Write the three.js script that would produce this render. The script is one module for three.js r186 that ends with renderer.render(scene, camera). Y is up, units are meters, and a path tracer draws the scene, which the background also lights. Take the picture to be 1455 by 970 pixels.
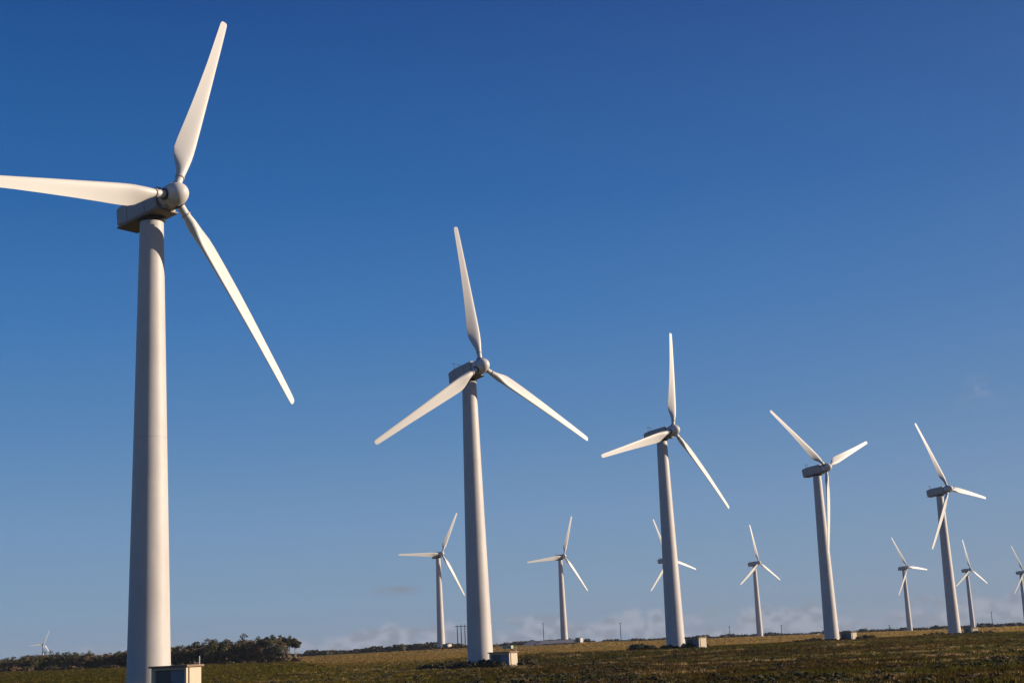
import * as THREE from 'three';
import { mergeGeometries } from 'three/addons/utils/BufferGeometryUtils.js';

const D2R = Math.PI / 180;
const EXPOSURE = 1.3;
const scene = new THREE.Scene();

// ---------------------------------------------------------------- camera
const camera = new THREE.PerspectiveCamera(26.953, 1024 / 682, 0.5, 20000);
camera.position.set(0, 2.4, 0);
camera.rotation.order = 'YXZ';
camera.rotation.set(12.131 * D2R, 0, -2.738 * D2R);

// ---------------------------------------------------------------- renderer, exposure
const renderer = new THREE.WebGLRenderer({ antialias: true });
renderer.setSize(1024, 682);
renderer.toneMapping = THREE.LinearToneMapping;
renderer.toneMappingExposure = EXPOSURE;
renderer.shadowMap.enabled = true;

// ---------------------------------------------------------------- random numbers and noise
function rng(seed) {
  let a = seed >>> 0;
  return () => {
    a = (a + 0x6d2b79f5) >>> 0;
    let t = Math.imul(a ^ (a >>> 15), 1 | a);
    t = (t + Math.imul(t ^ (t >>> 7), 61 | t)) ^ t;
    return ((t ^ (t >>> 14)) >>> 0) / 4294967296;
  };
}
function hash2(i, j, s = 0) {
  let h = Math.imul(i, 374761393) + Math.imul(j, 668265263) + Math.imul(s, 974634511);
  h = Math.imul(h ^ (h >>> 13), 1274126177);
  return ((h ^ (h >>> 16)) >>> 0) / 4294967296;
}
function vnoise(x, y, s = 0) {
  const i = Math.floor(x), j = Math.floor(y), fx = x - i, fy = y - j;
  const u = fx * fx * (3 - 2 * fx), v = fy * fy * (3 - 2 * fy);
  return (hash2(i, j, s) * (1 - u) + hash2(i + 1, j, s) * u) * (1 - v) + (hash2(i, j + 1, s) * (1 - u) + hash2(i + 1, j + 1, s) * u) * v;
}
function fbm(x, y, oct = 4, s = 0) {
  let a = 0.5, t = 0, n = 0;
  for (let k = 0; k < oct; k++) { t += a * vnoise(x, y, s + k); n += a; a *= 0.5; x *= 2.03; y *= 2.03; }
  return t / n;
}
const clamp = (v, a = 0, b = 1) => Math.min(b, Math.max(a, v));
const smooth = (a, b, v) => { const t = clamp((v - a) / (b - a)); return t * t * (3 - 2 * t); };
const lerp = (a, b, t) => a + (b - a) * t;
const lin = (c) => { c /= 255; return c <= 0.04045 ? c / 12.92 : Math.pow((c + 0.055) / 1.055, 2.4); };

// ---------------------------------------------------------------- sun
const SUN_AZ = 95.5 * D2R, SUN_EL = 17 * D2R;         // azimuth from +z (behind the camera) towards +x
const sunDir = new THREE.Vector3(Math.sin(SUN_AZ) * Math.cos(SUN_EL), Math.sin(SUN_EL), Math.cos(SUN_AZ) * Math.cos(SUN_EL));
const sun = new THREE.DirectionalLight(new THREE.Color().setRGB(1, 0.83, 0.65), 4.8);
sun.position.copy(sunDir).multiplyScalar(900).add(new THREE.Vector3(40, 0, -350));
sun.target.position.set(40, 0, -350);
sun.castShadow = true;
Object.assign(sun.shadow.camera, { left: -700, right: 700, top: 500, bottom: -500, near: 1, far: 2500 });
sun.shadow.mapSize.set(4096, 4096);
scene.add(sun, sun.target);

// ---------------------------------------------------------------- sky: clear evening air with a low bank of small clouds
{
  const W = 4096, H = 2048, data = new Float32Array(W * H * 4);
  const stops = [[0, 122, 144, 170], [2, 121, 152, 181], [5, 108, 147, 187], [9, 81, 131, 182], [13, 58, 117, 178], [18, 35, 99, 165], [25.5, 18, 76, 143], [40, 22, 60, 120], [90, 16, 44, 96]]
    .map(([e, r, g, b]) => [e, lin(r), lin(g), lin(b)]);
  const airAt = (el) => {
    for (let k = 1; k < stops.length; k++) if (el <= stops[k][0]) {
      const a = stops[k - 1], b = stops[k], t = (el - a[0]) / (b[0] - a[0]);
      return [1, 2, 3].map((i) => lerp(a[i], b[i], t));
    }
    return stops[stops.length - 1].slice(1);
  };
  for (let j = 0; j < H; j++) {
    const el = ((j + 0.5) / H - 0.5) * 180, air = airAt(Math.max(el, 0)), ce = Math.cos(el * D2R), se = Math.sin(el * D2R);
    for (let i = 0; i < W; i++) {
      const th = ((i + 0.5) / W - 0.5) * 2 * Math.PI;       // direction (cos th, sin th) in (x, z)
      const dx = Math.cos(th) * ce, dz = Math.sin(th) * ce;
      const cosS = dx * sunDir.x + se * sunDir.y + dz * sunDir.z, ang = Math.acos(clamp(cosS, -1, 1)) / D2R;
      const g1 = 0.11 * Math.exp(-ang / 34), g2 = 0.9 * Math.exp(-ang / 7);
      let r = air[0] + g1 * 1.0 + g2, g = air[1] + g1 * 0.72 + g2 * 0.85, b = air[2] + g1 * 0.3 + g2 * 0.6;
      const hz = clamp(2.6 * Math.exp(-ang / 27) * Math.exp(-Math.max(el, 0) / 9));      // warm evening haze, thickest low and towards the sun
      r = lerp(r, 0.37, hz); g = lerp(g, 0.33, hz); b = lerp(b, 0.33, hz);
      if (el > -0.5 && el < 14) {
        const az = th / D2R + 90;                            // 0 straight ahead, + to the right
        const edge = fbm(az * 1.7, el * 2.6, 5, 11);
        const puff = fbm(az * 1.0 + 40, el * 1.7, 5, 31);
        // bank of small cumulus low over the horizon
        const patch = smooth(0.32, 0.52, fbm(az * 0.115 + 6.3, 2.5, 3, 51));
        const top = 0.3 + 0.98 * patch * (0.35 + 1.15 * edge);
        let c = smooth(top, top - 0.35, el) * smooth(0.36, 0.62, puff + 0.25 * edge) * smooth(-0.3, 0.25, el) * 0.47 * (0.35 + 0.65 * patch);
        // two thin scraps higher up
        for (const [ca, ce, wa, we, k] of [[-5.1, 2.45, 0.75, 0.16, 0.5], [18.2, 8.75, 0.6, 0.5, 0.13]]) {
          const da = (az - ca) / wa, de = (el - ce) / we;
          if (Math.abs(da) < 2 && Math.abs(de) < 2) c = Math.max(c, k * Math.exp(-da * da - de * de) * smooth(0.3, 0.6, fbm(az * 2.6, el * 4.5, 4, 71)) * 1.4);
        }
        const lit = el > 1.8 && el < 4 ? 0.62 : 0.66 + 0.62 * smooth(0.38, 0.62, fbm(az * 2.6 + 0.5, el * 4.1 - 0.6, 4, 91));
        r = lerp(r, 0.37 * lit, c); g = lerp(g, 0.36 * lit, c); b = lerp(b, 0.405 * lit, c);
      }
      if (el < 0) { const t = smooth(0, -1.5, el); r = lerp(r, 0.05, t); g = lerp(g, 0.045, t); b = lerp(b, 0.025, t); }
      const o = (j * W + i) * 4;
      data[o] = r / EXPOSURE; data[o + 1] = g / EXPOSURE; data[o + 2] = b / EXPOSURE; data[o + 3] = 1;
    }
  }
  const sky = new THREE.DataTexture(data, W, H, THREE.RGBAFormat, THREE.FloatType);
  sky.mapping = THREE.EquirectangularReflectionMapping;
  sky.magFilter = sky.minFilter = THREE.LinearFilter;
  sky.wrapS = THREE.RepeatWrapping;
  sky.needsUpdate = true;
  scene.background = sky;
  scene.environment = sky;
}

// ---------------------------------------------------------------- naming helpers
const taken = new Map();
function numbered(name) {
  const n = taken.get(name) || 0;
  taken.set(name, n + 1);
  return n ? `${name}_${String(n).padStart(3, '0')}` : name;
}
function tag(o, label, category, group) {
  o.userData.label = label; o.userData.category = category;
  if (group) o.userData.group = group;
  return o;
}
function shadows(o) { o.traverse((m) => { if (m.isMesh) { m.castShadow = true; m.receiveShadow = true; } }); return o; }
function thing(name, x, y, z, turn = 0) {
  const o = new THREE.Group();
  o.name = numbered(name);
  o.position.set(x, y, z); o.rotation.y = turn;
  scene.add(o);
  return o;
}
function part(name, geometry, material, parent) {
  const m = new THREE.Mesh(geometry, material);
  m.name = name; m.castShadow = m.receiveShadow = true;
  parent.add(m);
  return m;
}
function box(w, h, d, x = 0, y = 0, z = 0) { return new THREE.BoxGeometry(w, h, d).translate(x, y, z); }
// a box with chamfered edges (convex, flat shaded)
function chamferBox(w, h, d, c, x = 0, y = 0, z = 0) {
  const s = new THREE.Shape(), a = w / 2 - c, b = h / 2 - c;
  s.moveTo(-a, -b); s.lineTo(a, -b); s.lineTo(a, b); s.lineTo(-a, b); s.closePath();
  const g = new THREE.ExtrudeGeometry(s, { depth: d - 2 * c, bevelEnabled: true, bevelSize: c, bevelThickness: c, bevelSegments: 2, curveSegments: 1 });
  return g.translate(x, y, z - d / 2 + c);
}

// ---------------------------------------------------------------- terrain
const anchors = [
  [-34.5, -132.6, -0.1], [-7.1, -223.2, -0.3], [31.7, -309.4, 0.6], [81.8, -390.2, 0.1], [136.9, -465.5, -0.2],
  [-41.8, -712.8, 3.1], [20.5, -781.4, 3.3], [79.6, -809.5, 1.2], [143.4, -892.5, 0.4], [272.5, -1033.9, -0.8], [350, -1140.4, -1.2], [423.6, -1231.7, -1.8],
  [-30.7, -127.4, -0.27], [-3.6, -219, -0.6], [35.3, -303, 0.3], [85.1, -384.7, -0.1], [140.1, -459, -0.5],
  [-30.7, -689.3, 3.1], [11, -900, 3.4], [8, -735, 2.4], [-8.5, -640, 1.8], [168, -864, -0.3],
  [-153, -423, 2.2], [-125, -432, 1.9], [-103, -438, 1.5], [-70, -444, 1.0], [-137, -890, 1.3], [-64, -898, 2.9],
  [-28, -1200, 2.8], [157, -1290, 0.2], [452, -1325, -3.6], [295, -1266, -1.0], [305, -952, -1.3], [-300, -900, 2.0], [-800, -2400, 0], [-240, -300, 1.6],
  [0, 0, 0.4], [40, -90, -0.2], [-20, -60, 0.2], [90, -130, -0.5], [-90, -180, 0.7], [20, -160, -0.2], [110, -280, -0.1], [220, -330, -0.8], [-70, -330, 0.9], [-10, -400, 0.7],
  [0, 200, 0.4], [200, 0, 0], [-200, 0, 0.8], [700, -800, -3], [0, -3000, 0.5], [1200, -3000, -3.5], [-1600, -3000, 1], [0, -7000, -4], [4000, -5000, -5], [-4000, -5000, -4],
  [5000, 3000, -4], [-5000, 3000, -4], [0, 6000, -4],
];
function baseHeight(x, z) {
  let s = 0, w = 0;
  for (const [ax, az, ay] of anchors) {
    const dx = x - ax, dz = z - az, d2 = dx * dx + dz * dz, k = 1 / Math.pow(d2 + 60, 1.6);
    s += k * ay; w += k;
  }
  return s / w;
}
function groundHeight(x, z) {
  const r = Math.hypot(x, z), near = smooth(900, 200, r);
  return baseHeight(x, z) + near * (0.5 * (fbm(x * 0.045, z * 0.045, 3, 5) - 0.5) + 0.22 * (fbm(x * 0.21, z * 0.21, 3, 8) - 0.5));
}
// how dry the grass is at a place: the stubble-coloured field lies behind the green heath
function dryness(x, z) {
  const az = Math.atan2(x, -z) / D2R, r = Math.hypot(x, z);
  const rim = lerp(300, 470, smooth(3, 14, az)) + 90 * (fbm(x * 0.016, z * 0.016, 3, 21) - 0.5) + 40 * (fbm(x * 0.08, z * 0.08, 2, 22) - 0.5) + lerp(200, 0, smooth(-10.5, -7.5, az));
  return smooth(rim - 18, rim + 30, r) * smooth(1150, 950, r) * smooth(40, 30, Math.abs(az));
}
// bare sandy ground: a worn track and scattered patches in the heath
function bareness(x, z) {
  const tr = 108 + 0.2 * x + 6 * Math.sin(x * 0.07) , d = Math.abs(-z - tr);
  const track = smooth(1.3, 0.4, d - 1.4 * (fbm(x * 0.3, z * 0.3, 2, 61) - 0.5)) * smooth(0.42, 0.58, fbm(x * 0.06 + 3, z * 0.06, 2, 62));
  const patch = smooth(0.60, 0.70, fbm(x * 0.11, z * 0.16, 4, 63));
  return Math.max(track, 0.8 * patch) * smooth(330, 260, Math.hypot(x, z)) * smooth(-60, -20, x);
}
const GREEN = [0.124, 0.117, 0.017], OLIVE = [0.200, 0.155, 0.026], BROWN = [0.066, 0.045, 0.014], HEATH = [0.032, 0.030, 0.008], MOSS = [0.064, 0.070, 0.013], STRAW = [0.43, 0.285, 0.10], SAND = [0.46, 0.34, 0.19];
function mix3(a, b, t) { return [lerp(a[0], b[0], t), lerp(a[1], b[1], t), lerp(a[2], b[2], t)]; }
function groundColour(x, z) {
  const az = Math.atan2(x, -z) / D2R, n1 = fbm(x * 0.05, z * 0.05, 4, 101), n2 = fbm(x * 0.17, z * 0.17, 4, 111), n3 = fbm(x * 0.24 + 7, z * 0.24, 3, 121);
  const grass = mix3(GREEN, OLIVE, smooth(0.35, 0.65, n2));
  let heath = mix3(HEATH, BROWN, smooth(0.36, 0.6, n2));
  heath = mix3(heath, MOSS, 0.85 * smooth(0.40, 0.56, n1));
  heath = mix3(heath, STRAW, 0.22 * smooth(0.62, 0.74, n3));
  let c = mix3(grass, heath, smooth(-8, 0.5, az + 5 * (n1 - 0.5)));
  const dry = mix3(STRAW, OLIVE, 0.6 * smooth(0.45, 0.7, n2));
  c = mix3(c, dry, dryness(x, z));
  return mix3(c, SAND, bareness(x, z));
}
const C = (r, g, b) => new THREE.Color().setRGB(r, g, b);

// grain texture for the ground, light and dark specks round white
function grainTexture(seed, size, lo, hi, scale) {
  const d = new Uint8Array(size * size * 4), rand = rng(seed);
  const f = new Float32Array(size * size);
  for (let o = 0, n = scale; o < 4; o++, n *= 3) {
    const g = new Float32Array(n * n).map(() => rand());
    for (let j = 0; j < size; j++) for (let i = 0; i < size; i++) {
      const x = i / size * n, y = j / size * n, xi = Math.floor(x), yi = Math.floor(y), u = x - xi, v = y - yi, X = (xi + 1) % n, Y = (yi + 1) % n;
      f[j * size + i] += (lerp(lerp(g[yi * n + xi], g[yi * n + X], u), lerp(g[Y * n + xi], g[Y * n + X], u), v) - 0.5) * Math.pow(0.75, o);
    }
  }
  for (let k = 0; k < size * size; k++) {
    const v = clamp(lerp(lo, hi, 0.5 + f[k] * 0.75), 0, 1) * 255;
    d[k * 4] = d[k * 4 + 1] = d[k * 4 + 2] = v; d[k * 4 + 3] = 255;
  }
  const t = new THREE.DataTexture(d, size, size);
  t.wrapS = t.wrapT = THREE.RepeatWrapping; t.magFilter = THREE.LinearFilter; t.minFilter = THREE.LinearMipmapLinearFilter; t.generateMipmaps = true; t.needsUpdate = true;
  return t;
}
{
  const angs = [];
  for (let k = 0; k <= 760; k++) angs.push(-38 + 76 * k / 760);
  for (let k = 1; k < 100; k++) angs.push(38 + 284 * k / 100);
  const radii = [0]; for (let r = 3; r < 5000; r *= r < 40 ? 1.2 : r < 700 ? 1.0135 : 1.07) radii.push(r); radii.push(5000);
  const n = angs.length, pos = [], col = [], uv = [], idx = [];
  for (const r of radii) for (const a of angs) {
    const x = r * Math.sin(a * D2R), z = -r * Math.cos(a * D2R);
    pos.push(x, groundHeight(x, z), z); col.push(...groundColour(x, z)); uv.push(x / 23, z / 23);
  }
  for (let j = 0; j + 1 < radii.length; j++) for (let i = 0; i < n; i++) {
    const a = j * n + i, b = j * n + (i + 1) % n, c = a + n, d = b + n;
    idx.push(a, d, c); if (j) idx.push(a, b, d);
  }
  const g = new THREE.BufferGeometry();
  g.setAttribute('position', new THREE.Float32BufferAttribute(pos, 3));
  g.setAttribute('color', new THREE.Float32BufferAttribute(col, 3));
  g.setAttribute('uv', new THREE.Float32BufferAttribute(uv, 2));
  g.setIndex(idx); g.computeVertexNormals();
  const grain = grainTexture(7, 1024, 0.45, 1.0, 9);
  const m = new THREE.MeshStandardMaterial({ vertexColors: true, map: grain, bumpMap: grain, bumpScale: 0.25, roughness: 1, side: THREE.DoubleSide });
  const ground = new THREE.Mesh(g, m);
  ground.name = 'ground'; ground.userData.kind = 'structure'; ground.userData.label = 'rough heath with a dry straw-coloured field behind it'; ground.castShadow = ground.receiveShadow = true;
  scene.add(ground);
}

// ---------------------------------------------------------------- materials
const streak = grainTexture(3, 512, 0.86, 1.0, 5);
const M = {
  tower: new THREE.MeshStandardMaterial({ color: C(0.575, 0.54, 0.505), map: streak, roughness: 0.55 }),
  blade: new THREE.MeshStandardMaterial({ color: C(0.62, 0.60, 0.56), roughness: 0.5 }),
  cover: new THREE.MeshStandardMaterial({ color: C(0.45, 0.425, 0.40), map: streak, roughness: 0.55 }),
  frame: new THREE.MeshStandardMaterial({ color: C(0.26, 0.21, 0.16), roughness: 0.7 }),
  dark: new THREE.MeshStandardMaterial({ color: C(0.06, 0.06, 0.065), roughness: 0.7 }),
  steel: new THREE.MeshStandardMaterial({ color: C(0.35, 0.34, 0.33), roughness: 0.5, metalness: 0.3 }),
  concrete: new THREE.MeshStandardMaterial({ color: C(0.36, 0.33, 0.29), map: streak, roughness: 0.95 }),
  cream: new THREE.MeshStandardMaterial({ color: C(0.60, 0.52, 0.39), map: streak, roughness: 0.9 }),
  white: new THREE.MeshStandardMaterial({ color: C(0.68, 0.66, 0.62), map: streak, roughness: 0.85 }),
  roofSlab: new THREE.MeshStandardMaterial({ color: C(0.24, 0.15, 0.09), roughness: 0.9 }),
  doorBlue: new THREE.MeshStandardMaterial({ color: C(0.20, 0.225, 0.26), roughness: 0.55 }),
  doorDark: new THREE.MeshStandardMaterial({ color: C(0.12, 0.12, 0.11), roughness: 0.6 }),
  trim: new THREE.MeshStandardMaterial({ color: C(0.22, 0.11, 0.05), roughness: 0.9 }),
  timber: new THREE.MeshStandardMaterial({ color: C(0.035, 0.028, 0.024), roughness: 0.9 }),
  slate: new THREE.MeshStandardMaterial({ color: C(0.20, 0.20, 0.225), map: streak, roughness: 0.8 }),
  slateDark: new THREE.MeshStandardMaterial({ color: C(0.09, 0.075, 0.08), map: streak, roughness: 0.8 }),
  greenPaint: new THREE.MeshStandardMaterial({ color: C(0.36, 0.46, 0.32), map: streak, roughness: 0.7 }),
  greenRoof: new THREE.MeshStandardMaterial({ color: C(0.07, 0.13, 0.07), roughness: 0.7 }),
  bark: new THREE.MeshStandardMaterial({ color: C(0.16, 0.12, 0.085), roughness: 0.95 }),
  paleBark: new THREE.MeshStandardMaterial({ color: C(0.36, 0.29, 0.21), roughness: 0.95 }),
};
const leafMat = new THREE.MeshStandardMaterial({ vertexColors: true, roughness: 0.9, side: THREE.DoubleSide });

// ---------------------------------------------------------------- wind turbines
const ROTOR = 23.83, HUB_H = 46, OVER = 3.428, TILT = 5.07 * D2R, CONE = 1.254;
function bladeGeometry() {
  // radius, chord, thickness share, twist in degrees, share of airfoil (0 = round root)
  const st = [[0.7, .76, 1, 19, 0], [2.2, .76, 1, 19, 0], [2.5, .84, .98, 19, .05], [3.1, 1.12, .8, 19, .35], [3.8, 1.52, .55, 18.5, .7], [4.6, 1.92, .38, 17.5, .92], [5.4, 2.08, .30, 16, 1], [6.5, 2.04, .26, 14, 1], [8.5, 1.86, .235, 11, 1],
    [11, 1.64, .21, 8, 1], [14, 1.40, .19, 5.5, 1], [17, 1.17, .175, 3.8, 1], [20, 1.01, .165, 2.4, 1], [22.4, .87, .16, 1.6, 1], [23.3, .80, .16, 1.4, 1], [23.62, .70, .16, 1.4, 1], [23.78, .50, .17, 1.4, 1], [23.83, .06, .2, 1.4, 1]];
  const N = 30, pos = [], uv = [], idx = [];
  for (const [r, c, t, tw, f] of st) {
    const b = tw * D2R, off = -CONE * Math.pow(r / ROTOR, 1.8);
    for (let k = 0; k <= N; k++) {
      const th = k / N * 2 * Math.PI, s = 0.5 * (1 - Math.cos(th)), sg = Math.sin(th) >= 0 ? 1 : -1;
      const half = 5 * t * (0.2969 * Math.sqrt(s) - 0.126 * s - 0.3516 * s * s + 0.2843 * s ** 3 - 0.1036 * s ** 4);
      const ax = (0.30 - s) * c, az = sg * half * c - 0.035 * 4 * s * (1 - s) * c;
      const cx = Math.cos(th) * c / 2, cz = Math.sin(th) * c / 2;
      const x = lerp(cx, ax, f), z = lerp(cz, az, f);
      pos.push(x * Math.cos(b) - z * Math.sin(b), r, x * Math.sin(b) + z * Math.cos(b) + off); uv.push(k / N * 2, r / 3);
    }
  }
  for (let j = 0; j + 1 < st.length; j++) for (let k = 0; k < N; k++) {
    const a = j * (N + 1) + k, b = a + 1, c = a + N + 1, d = c + 1;
    idx.push(a, b, c, b, d, c);
  }
  const g = new THREE.BufferGeometry();
  g.setAttribute('position', new THREE.Float32BufferAttribute(pos, 3));
  g.setAttribute('uv', new THREE.Float32BufferAttribute(uv, 2));
  g.setIndex(idx); g.computeVertexNormals();
  return g;
}
function ring(r0, r1, h, seg = 40) {      // a hollow ring about y, from y = 0 to h
  return new THREE.LatheGeometry([[r0, 0], [r1 - 0.01, 0], [r1, 0.01], [r1, h - 0.01], [r1 - 0.01, h], [r0, h], [r0, 0]].map(([x, y]) => new THREE.Vector2(x, y)), seg);
}
const towerRadius = (y) => lerp(2.0, 1.13, y / 44.3);
function towerSection(y0, y1) {
  const p = []; for (let k = 0; k <= 6; k++) { const y = lerp(y0, y1, k / 6); p.push(new THREE.Vector2(towerRadius(y), y)); }
  return new THREE.LatheGeometry(p, 64);
}
const T = {
  blade: bladeGeometry(),
  collar: ring(0.36, 0.47, 0.16).translate(0, 2.12, -CONE * Math.pow(2.2 / ROTOR, 1.8)),
  gasket: ring(0.34, 0.56, 0.12).translate(0, 1.12, 0),
  lower: towerSection(-1.2, 23.11), upper: towerSection(23.15, 44.3), flange: ring(towerRadius(23) - 0.3, towerRadius(23.1) - 0.012, 0.1, 64).translate(0, 23.08, 0),
  footing: new THREE.CylinderGeometry(2.9, 3.0, 0.9, 40).translate(0, -0.4, 0),
  yawRing: new THREE.LatheGeometry([[0.2, 44.25], [1.05, 44.25], [1.05, 44.5], [1.3, 44.5], [1.3, 44.62], [0.95, 44.62], [0.95, 45.2], [0.2, 45.2]].map(([x, y]) => new THREE.Vector2(x, y)), 48),
  spinner: new THREE.LatheGeometry([[0.3, -1.12], [1.06, -1.12], [1.12, -1.06], [1.15, 0.34]].map(([x, y]) => new THREE.Vector2(x, y)), 56).rotateX(Math.PI / 2),
  nose: new THREE.LatheGeometry([[1.15, 0.34], [1.13, 0.5], [1.06, 0.78], [0.95, 1.04], [0.79, 1.28], [0.58, 1.48], [0.35, 1.61], [0.13, 1.67], [0.001, 1.68]].map(([x, y]) => new THREE.Vector2(x, y)), 56).rotateX(Math.PI / 2),
  band: ring(1.1, 1.165, 0.07, 56).translate(0, 0.31, 0).rotateX(Math.PI / 2),
  shaft: new THREE.CylinderGeometry(0.62, 0.75, 1.6, 32).rotateX(Math.PI / 2).translate(0, 0, 2.3),
};
function nacelleProfile(w, h, c) {
  const s = new THREE.Shape(), a = w / 2, b = h / 2;
  s.moveTo(-a + c * 0.5, -b); s.lineTo(a - c * 0.5, -b); s.lineTo(a, -b + c * 0.5); s.lineTo(a, b - c); s.lineTo(a - c, b); s.lineTo(-a + c, b); s.lineTo(-a, b - c); s.lineTo(-a, -b + c * 0.5); s.closePath();
  return s;
}
function nacellePiece(w, h, z0, z1, bevel = 0.05) {
  return new THREE.ExtrudeGeometry(nacelleProfile(w - 2 * bevel, h - 2 * bevel, 0.26), { depth: z1 - z0 - 2 * bevel, bevelEnabled: true, bevelSize: bevel, bevelThickness: bevel, bevelSegments: 2 }).translate(0, 0, z0 + bevel);
}
T.core = nacellePiece(2.16, 2.1, -3.8, 1.9);
T.rearCover = (() => {                                  // tail of the nacelle, tapering a little
  const g = nacellePiece(2.4, 2.3, -4.1, -2.45), p = g.attributes.position;
  for (let k = 0; k < p.count; k++) { const t = clamp((-2.7 - p.getZ(k)) / 1.4); p.setY(k, p.getY(k) - t * 0.16 * (p.getY(k) > 0 ? 1 : -1.1)); p.setX(k, p.getX(k) * (1 - 0.05 * t)); }
  g.computeVertexNormals(); return g;
})();
T.midCover = nacellePiece(2.4, 2.3, -2.41, 0.3);
T.frontCover = nacellePiece(2.36, 2.3, 0.34, 2.1);
T.slab = chamferBox(2.44, 0.16, 6.42, 0.03, 0, -1.23, -0.84);
T.bedplate = chamferBox(1.3, 0.4, 1.7, 0.05, 0, -0.92, 2.2);
T.hatch = chamferBox(1.1, 0.1, 1.3, 0.03, 0, 1.2, -1.5);
T.mast = mergeGeometries([new THREE.CylinderGeometry(0.035, 0.05, 1.1, 8).translate(0, 0.55, 0), new THREE.CylinderGeometry(0.025, 0.025, 0.5, 6).rotateZ(Math.PI / 2).translate(0, 1.1, 0), new THREE.SphereGeometry(0.08, 8, 6).translate(0.25, 1.14, 0), new THREE.SphereGeometry(0.08, 8, 6).translate(-0.25, 1.14, 0)]);
T.vent = mergeGeometries([0, 1, 2, 3].map((k) => box(0.05, 0.05, 0.9, 1.2, 0.25 - k * 0.12, -3.4)));

function turbine(x, y, z, yawDeg, phaseDeg, label, scale = 1) {
  const t = thing('wind_turbine', x, y, z);
  tag(t, label, 'wind turbine', 'white wind turbines of the wind farm');
  part('footing', T.footing, M.concrete, t);
  part('tower_section', T.lower, M.tower, t);
  part('flange', T.flange, M.cover, t);
  part('tower_section', T.upper, M.tower, t);
  const turn = yawDeg * D2R;
  part('yaw_ring', T.yawRing, M.dark, t);
  const head = new THREE.Matrix4().makeTranslation(0, HUB_H, 0).multiply(new THREE.Matrix4().makeRotationY(turn)).multiply(new THREE.Matrix4().makeRotationX(-TILT));
  const put = (o, m) => { m.decompose(o.position, o.quaternion, o.scale); return o; };
  const nac = put(part('nacelle', T.core, M.dark, t), head);
  part('rear_cover', T.rearCover, M.cover, nac);
  part('side_cover', T.midCover, M.cover, nac);
  part('front_cover', T.frontCover, M.cover, nac);
  part('base_frame', T.slab, M.frame, nac);
  part('bedplate', T.bedplate, M.steel, nac);
  part('roof_hatch', T.hatch, M.cover, nac);
  part('vent_grille', T.vent, M.dark, nac);
  part('anemometer_mast', T.mast, M.dark, nac).position.set(0.6, 1.05, -3.4);
  part('wind_vane_mast', T.mast, M.dark, nac).position.set(-0.6, 1.05, -3.05);
  part('rotor_shaft', T.shaft, M.dark, nac);
  const hub = head.clone().multiply(new THREE.Matrix4().makeTranslation(0, 0, OVER));
  const sp = put(part('spinner', T.spinner, M.blade, t), hub);
  part('rim_band', T.band, M.cover, sp);
  part('nose_cone', T.nose, M.blade, sp);
  for (let k = 0; k < 3; k++) {
    const m = hub.clone().multiply(new THREE.Matrix4().makeRotationZ(-(phaseDeg + 120 * k) * D2R));
    const b = put(part('blade', T.blade, M.blade, t), m);
    part('root_collar', T.collar, M.cover, b);
    part('root_gasket', T.gasket, M.dark, b);
  }
  return t;
}
// x, base height, z, direction the rotor faces, blade position
const NEAR = [
  [-34.47, 0.10, -132.63, 51.5, 22.5, 'white wind turbine at the wood end of the near row'],
  [-7.14, -0.22, -223.22, 37.0, 116.8, 'second white wind turbine of the near row, counting from the wood'],
  [31.71, 0.65, -309.44, 44.1, 13.7, 'third white wind turbine of the near row, counting from the wood'],
  [81.82, 0.17, -390.21, 40.2, 69.3, 'fourth white wind turbine of the near row, counting from the wood'],
  [136.89, -0.16, -465.47, 41.1, 95.3, 'fifth white wind turbine of the near row, counting from the wood'],
];
const FAR = [
  [-41.76, 3.23, -712.76, 34.6, 29.8, 'white wind turbine standing next to the three-pole power line frame'],
  [20.51, 3.47, -781.44, 34.5, 22.7, 'white wind turbine standing behind the long grey-roofed barn'],
  [79.62, 0.58, -809.54, 41.3, 103.5, 'far white wind turbine right after the one behind the barn'],
  [143.35, 0.47, -892.45, 44.1, 116.6, 'far white wind turbine near the long pale shed'],
  [272.53, -0.70, -1033.94, 37.1, 94.6, 'far white wind turbine next after the one near the pale shed'],
  [350.01, -0.39, -1140.44, 37.4, 117.9, 'far white wind turbine, second last at the open end of the far row'],
  [423.56, -0.92, -1231.68, 32.1, 100.7, 'far white wind turbine, last at the open end of the far row'],
  [-804.25, -0.78, -2414.79, 32.6, 25.2, 'tiny hazy wind turbine rising behind the dark wood'],
];
for (const a of NEAR) turbine(...a);
for (const a of FAR) turbine(...a);

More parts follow.
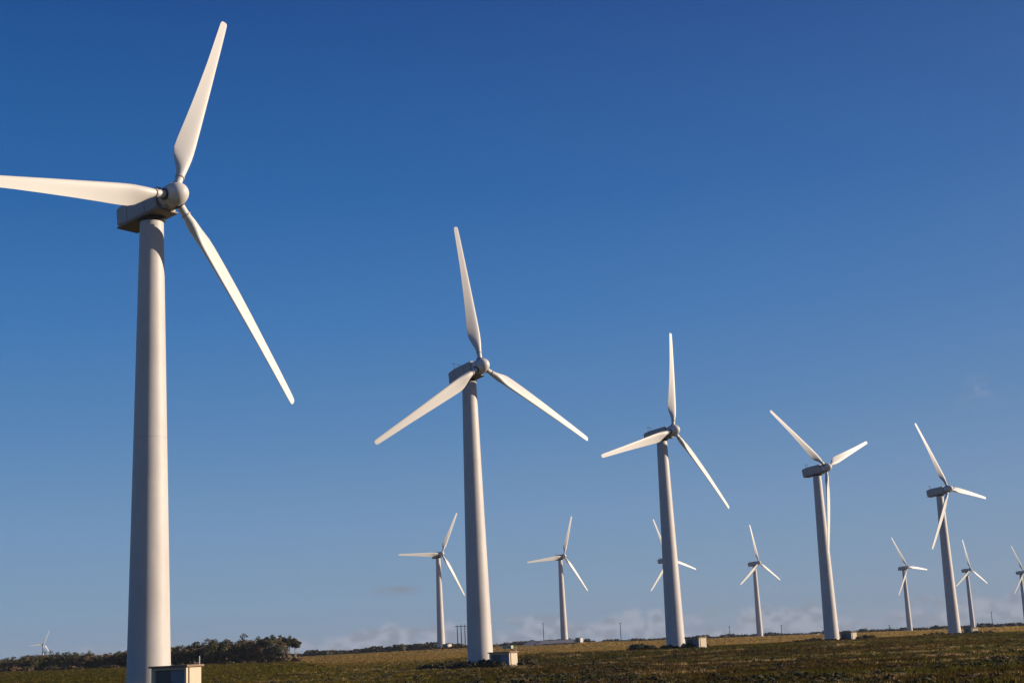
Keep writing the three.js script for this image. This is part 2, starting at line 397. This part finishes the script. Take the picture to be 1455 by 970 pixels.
// ---------------------------------------------------------------- transformer kiosks
const K = { w: 3.4, d: 2.6, h: 2.4 };
function kiosk(x, y, z, turn, label, wall = M.cream, s = 1) {
  const { w, d, h } = K, t = thing('transformer_kiosk', x, y, z, turn);
  tag(t, label, 'kiosk', 'transformer kiosks beside the turbines');
  t.scale.setScalar(s);
  part('plinth', box(w + 0.1, 0.9, d + 0.1, 0, -0.36, 0), M.concrete, t);
  part('wall', mergeGeometries([box(w, h - 0.09, d - 0.3, 0, 0.09 + (h - 0.09) / 2, -0.15), box(0.3, h - 0.09, 0.3, -w / 2 + 0.15, 0.09 + (h - 0.09) / 2, d / 2 - 0.15), box(0.22, h - 0.09, 0.3, w / 2 - 0.11, 0.09 + (h - 0.09) / 2, d / 2 - 0.15), box(w - 0.52, 0.2, 0.3, -0.04 + 0.08, h - 0.1, d / 2 - 0.15)]), wall, t);
  const roof = part('roof', chamferBox(w + 0.4, 0.15, d + 0.4, 0.03, 0, h + 0.075, 0), M.roofSlab, t);
  part('roof_sheet', box(w + 0.3, 0.02, d + 0.3, 0, h + 0.165, 0), M.concrete, roof);
  for (const [sx, m] of [[-1, M.doorDark], [1, M.doorBlue]]) {
    const c = sx * 0.69 + 0.04, dr = part('door', chamferBox(1.34, 2.06, 0.06, 0.015, c, 0.09 + 1.05, d / 2 - 0.25), m, t);
    if (sx < 0) dr.userData.label = 'dark louvred door'; else dr.userData.label = 'blue-grey metal door';
    if (sx < 0) for (let k = 0; k < 9; k++) part('louvre', box(1.1, 0.06, 0.05, c, 0.5 + k * 0.17, d / 2 - 0.20).applyMatrix4(new THREE.Matrix4()), m, dr);
    else { part('handle', box(0.04, 0.22, 0.07, c - 0.52, 1.1, d / 2 - 0.19), M.dark, dr); part('hinge', box(0.08, 0.12, 0.05, c + 0.6, 1.8, d / 2 - 0.2), M.dark, dr); part('hinge', box(0.08, 0.12, 0.05, c + 0.6, 0.45, d / 2 - 0.2), M.dark, dr); }
  }
  part('downpipe', box(0.06, h - 0.12, 0.14, w / 2 + 0.03, 0.09 + (h - 0.09) / 2, d / 2 - 0.42), M.trim, t);
  part('vent_pipe', new THREE.CylinderGeometry(0.05, 0.05, 0.75, 10).translate(w / 2 - 0.12, h + 0.5, -d / 2 + 0.1), M.white, t);
  return t;
}
const turnFor = (x, z, off) => Math.atan2(-x, -z) - off * D2R;        // faces the camera's side of the field, turned by off
const KN = [[-30.68, -127.36, 30], [-3.56, -218.97, 28], [35.26, -302.96, 36], [85.09, -384.7, 32], [140.12, -459.09, 45]];
const ORD = ['first', 'second', 'third', 'fourth', 'fifth'];
const KY = [-0.27, -0.65, 0.27, -0.18, -0.62];
KN.forEach(([x, z, off], i) => kiosk(x, KY[i], z, turnFor(x, z, off), `cream flat-roofed transformer kiosk beside the ${ORD[i]} near-row turbine from the wood`));
kiosk(-38.6, 3.15, -706.0, turnFor(-38.6, -706, 42), 'small white kiosk beside the turbine at the three-pole frame', M.white, 1.05);
kiosk(22.9, 3.0, -771.7, turnFor(22.3, -771.7, 40), 'small cream kiosk right beside the turbine behind the barn', M.cream, 0.9);
kiosk(28.0, 3.7, -771.6, turnFor(26, -771.6, 38), 'bright white kiosk standing apart from the turbine behind the barn', M.white, 0.95);
kiosk(146.4, 0.3, -885, turnFor(146, -885, 45), 'small white kiosk beside the turbine near the pale shed', M.white, 0.8);
kiosk(273.9, -1.4, -1026.2, turnFor(273, -1026, 48), 'small white kiosk beside the turbine next after the pale shed', M.white, 0.9);
kiosk(352.9, -1.7, -1131.4, turnFor(352, -1131, 48), 'small white kiosk beside the second last far turbine', M.white, 0.9);

// ---------------------------------------------------------------- power poles
function pole(x, y, z, h, label, turn = 0.3) {
  const t = thing('power_pole', x, y, z, turn);
  tag(t, label, 'pole', 'timber power poles on the skyline');
  part('post', new THREE.CylinderGeometry(0.17, 0.25, h + 1, 10).translate(0, h / 2 - 0.5, 0), M.timber, t);
  part('crossarm', box(1.9, 0.16, 0.14, 0, h - 0.5, 0.2), M.timber, t);
  for (const s of [-0.85, 0, 0.85]) part('insulator', new THREE.CylinderGeometry(0.07, 0.1, 0.32, 8).translate(s, h - 0.26, 0.2), M.dark, t);
}
pole(10.9, 2.6, -900, 14.2, 'slim dark power pole rising behind the long barn');
pole(58.5, 2.3, -898, 12.4, 'slim dark power pole in the open field past the barn');
pole(138.6, 0.4, -990, 9.6, 'short dark power pole next to the turbine near the pale shed');
pole(181.7, 0, -1034, 9.8, 'short dark power pole behind the pale shed');
pole(278.6, -1.2, -1116, 7.5, 'faint low power pole between two far turbines');
pole(305.2, -1.6, -952, 12.8, 'tall dark power pole past the last near-row turbine');
{
  const t = thing('power_line_frame', -30.7, 2.6, -689.3, 0.08);
  tag(t, 'dark frame of three timber poles joined by a crossbar', 'power pole');
  for (const s of [-1.78, 0, 1.78]) {
    part('post', new THREE.CylinderGeometry(0.17, 0.26, 12.5, 10).translate(s, 5.2, 0), M.timber, t);
    part('insulator', new THREE.CylinderGeometry(0.1, 0.14, 0.5, 8).translate(s, 11.75, 0), M.dark, t);
  }
  part('crossbar', box(5.6, 0.26, 0.2, -0.1, 11.0, 0.28), M.timber, t);
}

// ---------------------------------------------------------------- barn, sheds
{
  const t = thing('barn', 8.5, 2.75, -735, 0.05);
  tag(t, 'long low white-walled barn with grey roof and dark gable', 'building');
  // gabled block on the wood side, its gable towards the heath
  const gable = (w, h0, h1, d) => { const s = new THREE.Shape(); s.moveTo(-w / 2, -1); s.lineTo(w / 2, -1); s.lineTo(w / 2, h0); s.lineTo(0, h1); s.lineTo(-w / 2, h0); s.closePath(); return new THREE.ExtrudeGeometry(s, { depth: d, bevelEnabled: false }); };
  part('wall', gable(7.6, 1.7, 3.0, 9).translate(-5.6, 0, -7), M.white, t);
  for (const s of [-1, 1]) part('roof_slope', box(4.5, 0.14, 9.6, 0, 0, 0).applyMatrix4(new THREE.Matrix4().makeTranslation(-5.6 + s * 2.06, 2.42, -2.6).multiply(new THREE.Matrix4().makeRotationZ(-s * 0.333))), M.slateDark, t);
  part('ridge', box(0.3, 0.14, 9.6, -5.6, 3.17, -2.6), M.slateDark, t);
  part('door', box(1.0, 1.5, 0.06, -4.4, 0.2, 2.04), M.doorDark, t);
  // long wing
  part('wall', box(17.4, 2.0, 6, 7.0, 0.0, -4), M.concrete, t);
  part('roof_slope', box(17.8, 0.14, 4.1, 0, 0, 0).applyMatrix4(new THREE.Matrix4().makeTranslation(7.0, 1.72, -2.3).multiply(new THREE.Matrix4().makeRotationX(0.42))), M.slate, t);
  part('roof_slope', box(17.8, 0.14, 4.1, 0, 0, 0).applyMatrix4(new THREE.Matrix4().makeTranslation(7.0, 1.72, -5.8).multiply(new THREE.Matrix4().makeRotationX(-0.42))), M.slate, t);
  part('ridge', box(17.8, 0.12, 0.3, 7.0, 2.58, -4.05), M.slateDark, t);
  for (const x of [1.5, 6, 11]) { const w = part('window', box(1.0, 0.6, 0.05, x, 0.5, -0.985), M.dark, t); part('frame', box(1.16, 0.08, 0.06, x, 0.16, -0.97), M.concrete, w); }
}
{
  const t = thing('storage_container', -8.2, 2.25, -640, -0.45);
  tag(t, 'small pale green container in the straw field behind a kiosk', 'container');
  part('wall', chamferBox(4.2, 2.6, 2.2, 0.05, 0, 0.0, 0), M.greenPaint, t);
  part('roof', box(4.3, 0.08, 2.3, 0, 1.345, 0), M.greenRoof, t);
  part('door', box(0.9, 1.4, 0.04, 1.2, 0.35, 1.12), M.greenRoof, t);
  for (let k = 0; k < 9; k++) part('rib', box(0.06, 1.8, 0.05, -1.9 + k * 0.26, 0.3, 1.12), M.greenPaint, t);
}
{
  const t = thing('pale_shed', 168, groundHeight(168, -864) + 0.6, -864, -0.6);
  tag(t, 'long low pale shed on the skyline by the far row', 'shed');
  part('wall', box(11, 3.0, 4, 0, 0.2, 0), M.cream, t);
  part('roof', chamferBox(11.5, 0.18, 4.6, 0.03, 0, 1.8, 0), M.white, t);
  part('door', box(1.2, 1.3, 0.05, 2.5, 0.5, 2.02), M.doorDark, t);
}

// ---------------------------------------------------------------- evening haze over the plain
scene.fog = new THREE.FogExp2(C(0.62, 0.72, 0.86), 0.00006);

// ---------------------------------------------------------------- leaves, tufts, trees
function leafCloud(seed, clumps, perClump, size, place, tone, mid = new THREE.Vector3(0, 0.2, 0), soft = 0.9) {
  const rand = rng(seed), pos = [], nor = [], col = [];
  const v = new THREE.Vector3(), a = new THREE.Vector3(), b = new THREE.Vector3(), nn = new THREE.Vector3(), o = new THREE.Vector3(), f3 = new THREE.Vector3();
  for (let k = 0; k < clumps; k++) {
    const { p, r, out } = place(rand, k), c0 = tone(rand, p);
    for (let q = 0; q < perClump; q++) {
      do { v.set(rand() * 2 - 1, rand() * 2 - 1, rand() * 2 - 1); } while (v.lengthSq() > 1);
      const px = p.x + v.x * r, py = p.y + v.y * r * 0.8, pz = p.z + v.z * r;
      a.set(rand() - 0.5, rand() - 0.5, rand() - 0.5).normalize(); b.set(rand() - 0.5, rand() - 0.5, rand() - 0.5).normalize();
      nn.crossVectors(a, b).normalize(); b.crossVectors(nn, a);
      const s = size * (0.6 + 0.8 * rand()), f = 0.75 + 0.5 * rand();
      const P = [[-0.5, 0], [0, -0.3], [0.5, 0], [0, 0.3]].map(([u, w]) => [px + (a.x * u + b.x * w) * s, py + (a.y * u + b.y * w) * s, pz + (a.z * u + b.z * w) * s]);
      o.set(px - mid.x, py - mid.y, pz - mid.z).normalize(); if (nn.dot(o) < 0) nn.negate(); nn.addScaledVector(o, soft).normalize();
      for (const t of (f3.crossVectors(a, b).dot(nn) > 0 ? [0, 1, 2, 0, 2, 3] : [0, 2, 1, 0, 3, 2])) { pos.push(...P[t]); nor.push(nn.x, nn.y, nn.z); col.push(c0[0] * f, c0[1] * f, c0[2] * f); }
    }
  }
  const g = new THREE.BufferGeometry();
  g.setAttribute('position', new THREE.Float32BufferAttribute(pos, 3));
  g.setAttribute('normal', new THREE.Float32BufferAttribute(nor, 3));
  g.setAttribute('color', new THREE.Float32BufferAttribute(col, 3));
  return g;
}
function limb(p0, p1, r0, r1, seg = 7) {
  const d = new THREE.Vector3().subVectors(p1, p0), L = d.length();
  return new THREE.CylinderGeometry(r1, r0, L, seg, 1).translate(0, L / 2, 0).applyQuaternion(new THREE.Quaternion().setFromUnitVectors(new THREE.Vector3(0, 1, 0), d.normalize())).translate(p0.x, p0.y, p0.z);
}
const V = (x, y, z) => new THREE.Vector3(x, y, z);
// tree shapes one unit tall would lose leaf size, so they are built at 8 m
const TONES = { olive: [0.085, 0.078, 0.024], dark: [0.046, 0.048, 0.020], brown: [0.105, 0.066, 0.030], rust: [0.125, 0.066, 0.032] };
function makeTree(seed, kind, tone) {
  const rand = rng(seed), H = 8, trunks = [], tips = [];
  const umbrella = kind === 'umbrella', bushy = kind === 'bushy';
  const stems = bushy ? 3 : umbrella ? 2 : 1;
  for (let s = 0; s < stems; s++) {
    const lean = stems > 1 ? (s - (stems - 1) / 2) * 1.3 : 0.3 * (rand() - 0.5);
    const p0 = V(lean * 0.25, -0.5, 0.3 * (rand() - 0.5)), p1 = V(lean, H * 0.5, 0.6 * (rand() - 0.5)), p2 = V(lean * 1.3, H * 0.8, rand() - 0.5);
    trunks.push(limb(p0, p1, 0.2, 0.13), limb(p1, p2, 0.13, 0.06));
    for (let k = 0; k < 5; k++) {
      const t = umbrella ? 0.75 + 0.3 * rand() : 0.3 + 0.7 * rand(), q = t < 0.6 ? p0.clone().lerp(p1, t / 0.6) : p1.clone().lerp(p2, (t - 0.6) / 0.45);
      const a = rand() * 6.28, e = q.clone().add(V(Math.cos(a) * 1.6, 0.8 + rand(), Math.sin(a) * 1.6));
      trunks.push(limb(q, e, 0.07, 0.03, 5)); tips.push(e);
    }
  }
  const crown = leafCloud(seed + 1, umbrella ? 40 : 66, 58, 0.42, (rd, k) => {
    let x, y, z;
    do { x = rd() * 2 - 1; y = rd() * 2 - 1; z = rd() * 2 - 1; } while (x * x + y * y + z * z > 1 || x * x + y * y + z * z < 0.12);
    const lump = 0.82 + 0.36 * rd();
    if (umbrella) return { p: V(x * 2.7 * lump, H * 0.83 + y * 1.25 * lump, z * 2.7 * lump), r: 0.62 };
    if (bushy) return { p: V(x * 3.3 * lump, Math.max(0.3, H * 0.46 + y * H * 0.48 * lump), z * 3.3 * lump), r: 0.85 };
    return { p: V(x * 2.5 * lump, H * 0.5 + y * H * 0.46 * lump, z * 2.5 * lump), r: 0.8 };
  }, (rd) => { const f = 0.9 + 0.6 * rd(), m = rd() < 0.3 ? TONES.brown : tone; return [m[0] * f, m[1] * f, m[2] * f]; }, V(0, umbrella ? H * 0.78 : H * 0.4, 0));
  return { trunk: mergeGeometries(trunks), crown };
}
const treeKinds = [
  ['bushy', 'olive', makeTree(201, 'bushy', TONES.olive)], ['bushy', 'dark', makeTree(221, 'bushy', TONES.dark)], ['bushy', 'brown', makeTree(241, 'bushy', TONES.brown)],
  ['upright', 'dark', makeTree(261, 'upright', TONES.dark)], ['upright', 'olive', makeTree(281, 'upright', TONES.olive)], ['umbrella', 'dark', makeTree(301, 'umbrella', TONES.dark)], ['bushy', 'rust', makeTree(321, 'bushy', TONES.rust)],
];
function plantTree(name, kind, x, y, z, h, wide, turn, label, group, barkM = M.bark) {
  const t = thing(name, x, y, z, turn);
  t.scale.set(h / 8 * wide, h / 8, h / 8 * wide);
  tag(t, label, 'tree', group);
  part('trunk', treeKinds[kind][2].trunk, barkM, t);
  part('crown', treeKinds[kind][2].crown, leafMat, t);
  return t;
}
// dark shrubs at the turbine feet and in front of the wood
const shrubShapes = [0, 1, 2].map((s) => leafCloud(501 + s * 7, 40, 14, 0.24, (rd) => { const a = rd() * 6.28, q = Math.sqrt(rd()), top = Math.sqrt(1 - q * q * 0.85); return { p: V(Math.cos(a) * q * 0.95, (0.25 + 0.75 * rd()) * top * 0.85, Math.sin(a) * q * 0.95), r: 0.2 }; }, (rd) => { const f = 0.6 + 0.7 * rd(), m = [TONES.dark, TONES.brown, TONES.rust][s === 0 ? (rd() < 0.3 ? 1 : 0) : s === 1 ? (rd() < 0.5 ? 1 : 0) : (rd() < 0.4 ? 2 : 1)]; return [m[0] * f, m[1] * f, m[2] * f]; }));
const shrubStem = mergeGeometries([0, 1, 2, 3].map((k) => limb(V(0, -0.3, 0), V(Math.cos(k * 1.6) * 0.35, 0.5, Math.sin(k * 1.6) * 0.35), 0.03, 0.015, 5)));
function shrub(x, z, s, hgt, kind, turn, label, group) {
  const t = thing('heath_shrub', x, groundHeight(x, z) - 0.05, z, turn);
  t.scale.set(s, s * hgt, s);
  tag(t, label, 'shrub', group);
  part('stems', shrubStem, M.bark, t);
  part('foliage', shrubShapes[kind], leafMat, t);
}
{
  const rand = rng(77);
  const words = ['olive-green bushy', 'very dark bushy', 'brown-leaved bushy', 'dark narrow', 'olive-green narrow', 'dark flat-crowned', 'rust-brown bushy'];
  // canopy height along the edge of the wood (x in metres at z = -435)
  const tops = [[-175, 5.0], [-153, 5.0], [-147, 5.4], [-143, 6.0], [-136, 5.6], [-130, 5.1], [-124, 5.6], [-117, 6.2], [-112, 6.6], [-103, 7.2], [-97, 7.6], [-93, 7.9], [-88, 7.6], [-85, 8.5], [-82, 8.6], [-78, 8.0], [-74, 8.2], [-70, 6.5]];
  const topAt = (x) => { for (let k = 1; k < tops.length; k++) if (x <= tops[k][0]) { const a = tops[k - 1], b = tops[k]; return lerp(a[1], b[1], clamp((x - a[0]) / (b[0] - a[0]))); } return 7; };
  for (let row = 0; row < 3; row++) for (let x = -186 + row * 0.9; x < -73.5 - row * 1.0; x += (x < -108 ? 2.1 + 1.2 * rand() : 3.0 + 1.7 * rand()) * (1 + row * 0.15)) {
    const z = -433 - row * 9 - (x + 110) * -0.12 - 5 * rand(), xx = x * (-z / 438);
    const h = topAt(x) * (0.84 + 0.22 * rand()) * (1 + row * 0.02);
    let kind = [0, 1, 2, 0, 4, 0, 6, 1, 2][Math.floor(rand() * 9)];
    if (x > -79 && row < 2 && rand() < 0.35) kind = 5;
    plantTree('wood_tree', kind, xx, groundHeight(xx, z) - 0.1, z, h, (kind === 5 ? 0.9 : 1.1) * (0.9 + 0.3 * rand()), rand() * 6.28, `${words[kind]} tree in the dark wood behind the first near-row turbine`, `${words[kind]} trees of the wood`, rand() < 0.25 ? M.paleBark : M.bark);
  }
  // the open end of the wood: three tall stems with sky between
  for (const [x, h, w] of [[-75.6, 8.3, 0.95], [-72.8, 8.0, 0.95], [-71.0, 7.0, 0.8]]) plantTree('wood_tree', 5, x, groundHeight(x, -446) - 0.1, -446, h, w, rand() * 6.28, 'flat-crowned tree with bare stems at the open end of the wood', 'trees at the open end of the wood', M.paleBark);
  for (const [x, sc, k] of [[-77.5, 3.0, 2], [-73.6, 2.4, 2], [-70.4, 2.2, 2]]) shrub(x, -443, sc, 0.95, k, x, 'tall rust-brown bush under the trees at the open end of the wood', 'bushes under the open end of the wood');
  // single trees on the skyline
  for (let k = 0; k < 62; k++) {
    const az = lerp(-3, 21.5, (k + rand()) / 62), r = 1230 + 190 * rand(), x = r * Math.sin(az * D2R), z = -r * Math.cos(az * D2R);
    const kind = [0, 1, 1, 3, 2][Math.floor(rand() * 5)];
    plantTree('skyline_tree', kind, x, groundHeight(x, z) - 0.4, z, 4.0 + 2.6 * rand() * rand() + (az > 13 ? 0.6 : 0), 1.2 + 0.7 * rand(), rand() * 6.28, `small ${words[kind]} tree in the low line along the skyline`, `small ${words[kind]} trees along the skyline`);
  }
}
// far wood and hedge that read as one mass
{
  const rand = rng(99), g = leafCloud(401, 22, 16, 0.95, (rd) => { const a = rd() * 6.28, q = Math.sqrt(rd()), y = rd(); return { p: V(Math.cos(a) * q * 2.6 * (1.1 - 0.5 * y), 0.3 + y * 2.6, Math.sin(a) * q * 2.6 * (1.1 - 0.5 * y)), r: 0.7 }; }, (rd) => { const f = 0.7 + 0.6 * rd(), m = rd() < 0.35 ? TONES.brown : TONES.dark; return [m[0] * f, m[1] * f, m[2] * f]; });
  const spots = [];
  for (let k = 0; k < 260; k++) { const az = lerp(-10.4, -2.6, rand()), r = 900 + 90 * rand(), h = lerp(1.3, 1.35, smooth(-9.5, -4, az)) * (0.8 + 0.5 * rand()); spots.push([az, r, h * 1.1, h * (0.65 + 0.65 * fbm(az * 2.2, 4, 3, 141))]); }
  for (let k = 0; k < 760; k++) { const az = lerp(-3.5, 25, rand()), r = 1200 + 250 * rand(), h = 1.35 + 0.7 * rand(); spots.push([az, r, 1.5, h * (0.6 + 0.4 * fbm(az * 2.6, 9, 3, 151))]); }
  for (let k = 0; k < 200; k++) { const az = lerp(-32, -9, rand()), r = 940 + 120 * rand(), h = 0.8 + 0.4 * rand(); spots.push([az, r, 1.2, h]); }
  const im = new THREE.InstancedMesh(g, leafMat, spots.length), m4 = new THREE.Matrix4(), q = new THREE.Quaternion(), Y = V(0, 1, 0);
  spots.forEach(([az, r, w, h], k) => { const x = r * Math.sin(az * D2R), z = -r * Math.cos(az * D2R); m4.compose(V(x, groundHeight(x, z) - 0.3, z), q.setFromAxisAngle(Y, rand() * 6.28), V(w, h, w)); im.setMatrixAt(k, m4); });
  im.name = 'distant_woodland'; im.userData.kind = 'stuff'; im.castShadow = im.receiveShadow = true;
  tag(im, 'low dark strip of distant woodland along the skyline', 'woodland');
  scene.add(im);
}
{
  const rand = rng(555);
  const feet = [[-7.1, -223.2, 7, 19, 'second'], [31.7, -309.4, 8.5, 20, 'third'], [81.8, -390.2, 9.5, 20, 'fourth'], [136.9, -465.5, 10.5, 22, 'fifth']];
  for (const [x, z, rad, n, w] of feet) for (let k = 0; k < n; k++) {
    const a = (k + rand()) / n * 1.3 * Math.PI - 0.15 * Math.PI, r = rad * (0.42 + 0.6 * rand()), sx = x + Math.cos(a) * r * 1.05 - (k % 3 === 0 ? 2.5 : 0.2), sz = z + Math.abs(Math.sin(a)) * r * 0.8 + 1.6;
    shrub(sx, sz, 1.1 + 0.8 * rand(), 0.7 + 0.3 * rand(), rand() < 0.6 ? 0 : 1, rand() * 6.28, `dark low shrub at the foot of the ${w} near-row turbine`, `shrubs at the foot of the ${w} near-row turbine`);
  }
  for (let k = 0; k < 14; k++) { const x = -52 + 27 * (k + rand()) / 14, z = -703 + 5 * rand(); shrub(x, z, 1.3 + 0.9 * rand(), 1, k % 2 ? 1 : 2, rand() * 6.28, 'brown shrub around the turbine at the three-pole frame', 'shrubs around the turbine at the three-pole frame'); }
  for (let k = 0; k < 34; k++) { const x = -178 + 100 * (k + rand()) / 34, z = -421 - (x + 110) * 0.05 + 7 * rand(); shrub(x, z, 1.1 + 1.0 * rand() * rand() + (x < -110 ? 0.4 : 0), 0.9 + 0.3 * rand(), rand() < 0.5 ? 2 : 1, rand() * 6.28, 'brown shrub in the scrub fringe before the wood', 'shrubs in the fringe before the wood'); }
  for (let k = 0; k < 12; k++) { const x = 9 + 16 * (k + rand()) / 12, z = -727 + 3 * rand(); shrub(x, z, 0.9 + 0.5 * rand(), 0.8, rand() < 0.5 ? 1 : 2, rand() * 6.28, 'rusty shrub along the wall of the long barn', 'shrubs along the barn'); }
}
// ground cover: grass tufts and low heather over the whole heath
function tuftGeometry(seed, blades, h, spread) {
  const rand = rng(seed), pos = [], nor = [];
  for (let k = 0; k < blades; k++) {
    const a = rand() * 6.28, q = Math.sqrt(rand()) * spread, x = Math.cos(a) * q, z = Math.sin(a) * q, b = rand() * 6.28, w = 0.02 + 0.03 * rand(), hh = h * (0.5 + 0.6 * rand()), l = hh * (0.2 + 0.5 * rand());
    const tx = x + Math.cos(a) * l, tz = z + Math.sin(a) * l;
    pos.push(x + Math.cos(b) * w, -0.05, z + Math.sin(b) * w, x - Math.cos(b) * w, -0.05, z - Math.sin(b) * w, tx, hh, tz);
    const nx = -Math.sin(b), nz = Math.cos(b); for (let i = 0; i < 3; i++) nor.push(nx * 0.8, 0.6, nz * 0.8);
  }
  const g = new THREE.BufferGeometry();
  g.setAttribute('position', new THREE.Float32BufferAttribute(pos, 3)); g.setAttribute('normal', new THREE.Float32BufferAttribute(nor, 3));
  return g;
}
const coverMat = new THREE.MeshStandardMaterial({ color: 0xffffff, roughness: 0.95, side: THREE.DoubleSide });
function scatter(name, label, category, geometry, count, r0, r1, seed, choose) {
  const rand = rng(seed), mats = [], cols = [], m4 = new THREE.Matrix4(), q = new THREE.Quaternion(), Y = V(0, 1, 0);
  for (let k = 0; k < count; k++) {
    const az = (rand() * 58 - 29) * D2R, r = r0 * Math.pow(r1 / r0, Math.pow(rand(), 0.85)), x = r * Math.sin(az), z = -r * Math.cos(az), o = choose(x, z, r, rand);
    if (!o) continue;
    m4.compose(V(x, groundHeight(x, z) - 0.02, z), q.setFromAxisAngle(Y, rand() * 6.28), V(o.s, o.s * o.h, o.s));
    mats.push(m4.clone()); cols.push(o.c);
  }
  const im = new THREE.InstancedMesh(geometry, coverMat, mats.length), c = new THREE.Color();
  mats.forEach((m, k) => { im.setMatrixAt(k, m); im.setColorAt(k, c.setRGB(...cols[k])); });
  im.name = name; im.userData.kind = 'stuff'; im.castShadow = im.receiveShadow = true;
  tag(im, label, category);
  scene.add(im);
}
scatter('heath_grass', 'rough grass tufts covering the heath', 'grass', tuftGeometry(601, 24, 0.34, 0.36), 230000, 60, 980, 602, (x, z, r, rand) => {
  const bare = bareness(x, z); if (rand() < bare * 0.93) return null;
  const g = groundColour(x, z), f = 0.85 + 0.45 * rand(), d = dryness(x, z);
  const dead = rand() < 0.06 ? 1 : 0, c = dead ? mix3(g, STRAW, 0.35) : mix3(g, OLIVE, 0.04);
  return { s: (0.7 + 0.7 * rand()) * lerp(1, 1.7, smooth(100, 450, r)) * lerp(1, 1.5, smooth(450, 900, r)), h: d > 0.5 ? 0.6 : 0.9, c: c.map((v) => v * f * 1.1) };
});
scatter('low_heather', 'low dark heather cushions scattered through the grass', 'heather', (() => { const g = leafCloud(611, 24, 9, 0.13, (rd) => { const a = rd() * 6.28, q = Math.sqrt(rd()); return { p: V(Math.cos(a) * q * 0.5, (0.2 + 0.5 * rd()) * (1 - 0.6 * q * q) * 0.7, Math.sin(a) * q * 0.5), r: 0.12 }; }, () => [1, 1, 1]); g.deleteAttribute('color'); return g; })(), 60000, 60, 420, 612, (x, z, r, rand) => {
  const cl = fbm(x * 0.16 + 9, z * 0.16, 3, 131), right = smooth(-55, 0, x + r * 0.12);
  if (rand() > smooth(0.44, 0.62, cl) * lerp(0.08, 0.75, right) || dryness(x, z) > 0.4 || rand() < bareness(x, z)) return null;
  const f = 0.7 + 0.7 * rand(), u = rand(), c = u < 0.45 ? TONES.dark : u < 0.75 ? TONES.brown : TONES.olive;
  return { s: 0.6 + 1.3 * rand() * rand() * rand() + 0.25 * smooth(150, 400, r), h: 0.5 + 0.35 * rand(), c: c.map((v) => v * f) };
});

renderer.render(scene, camera);
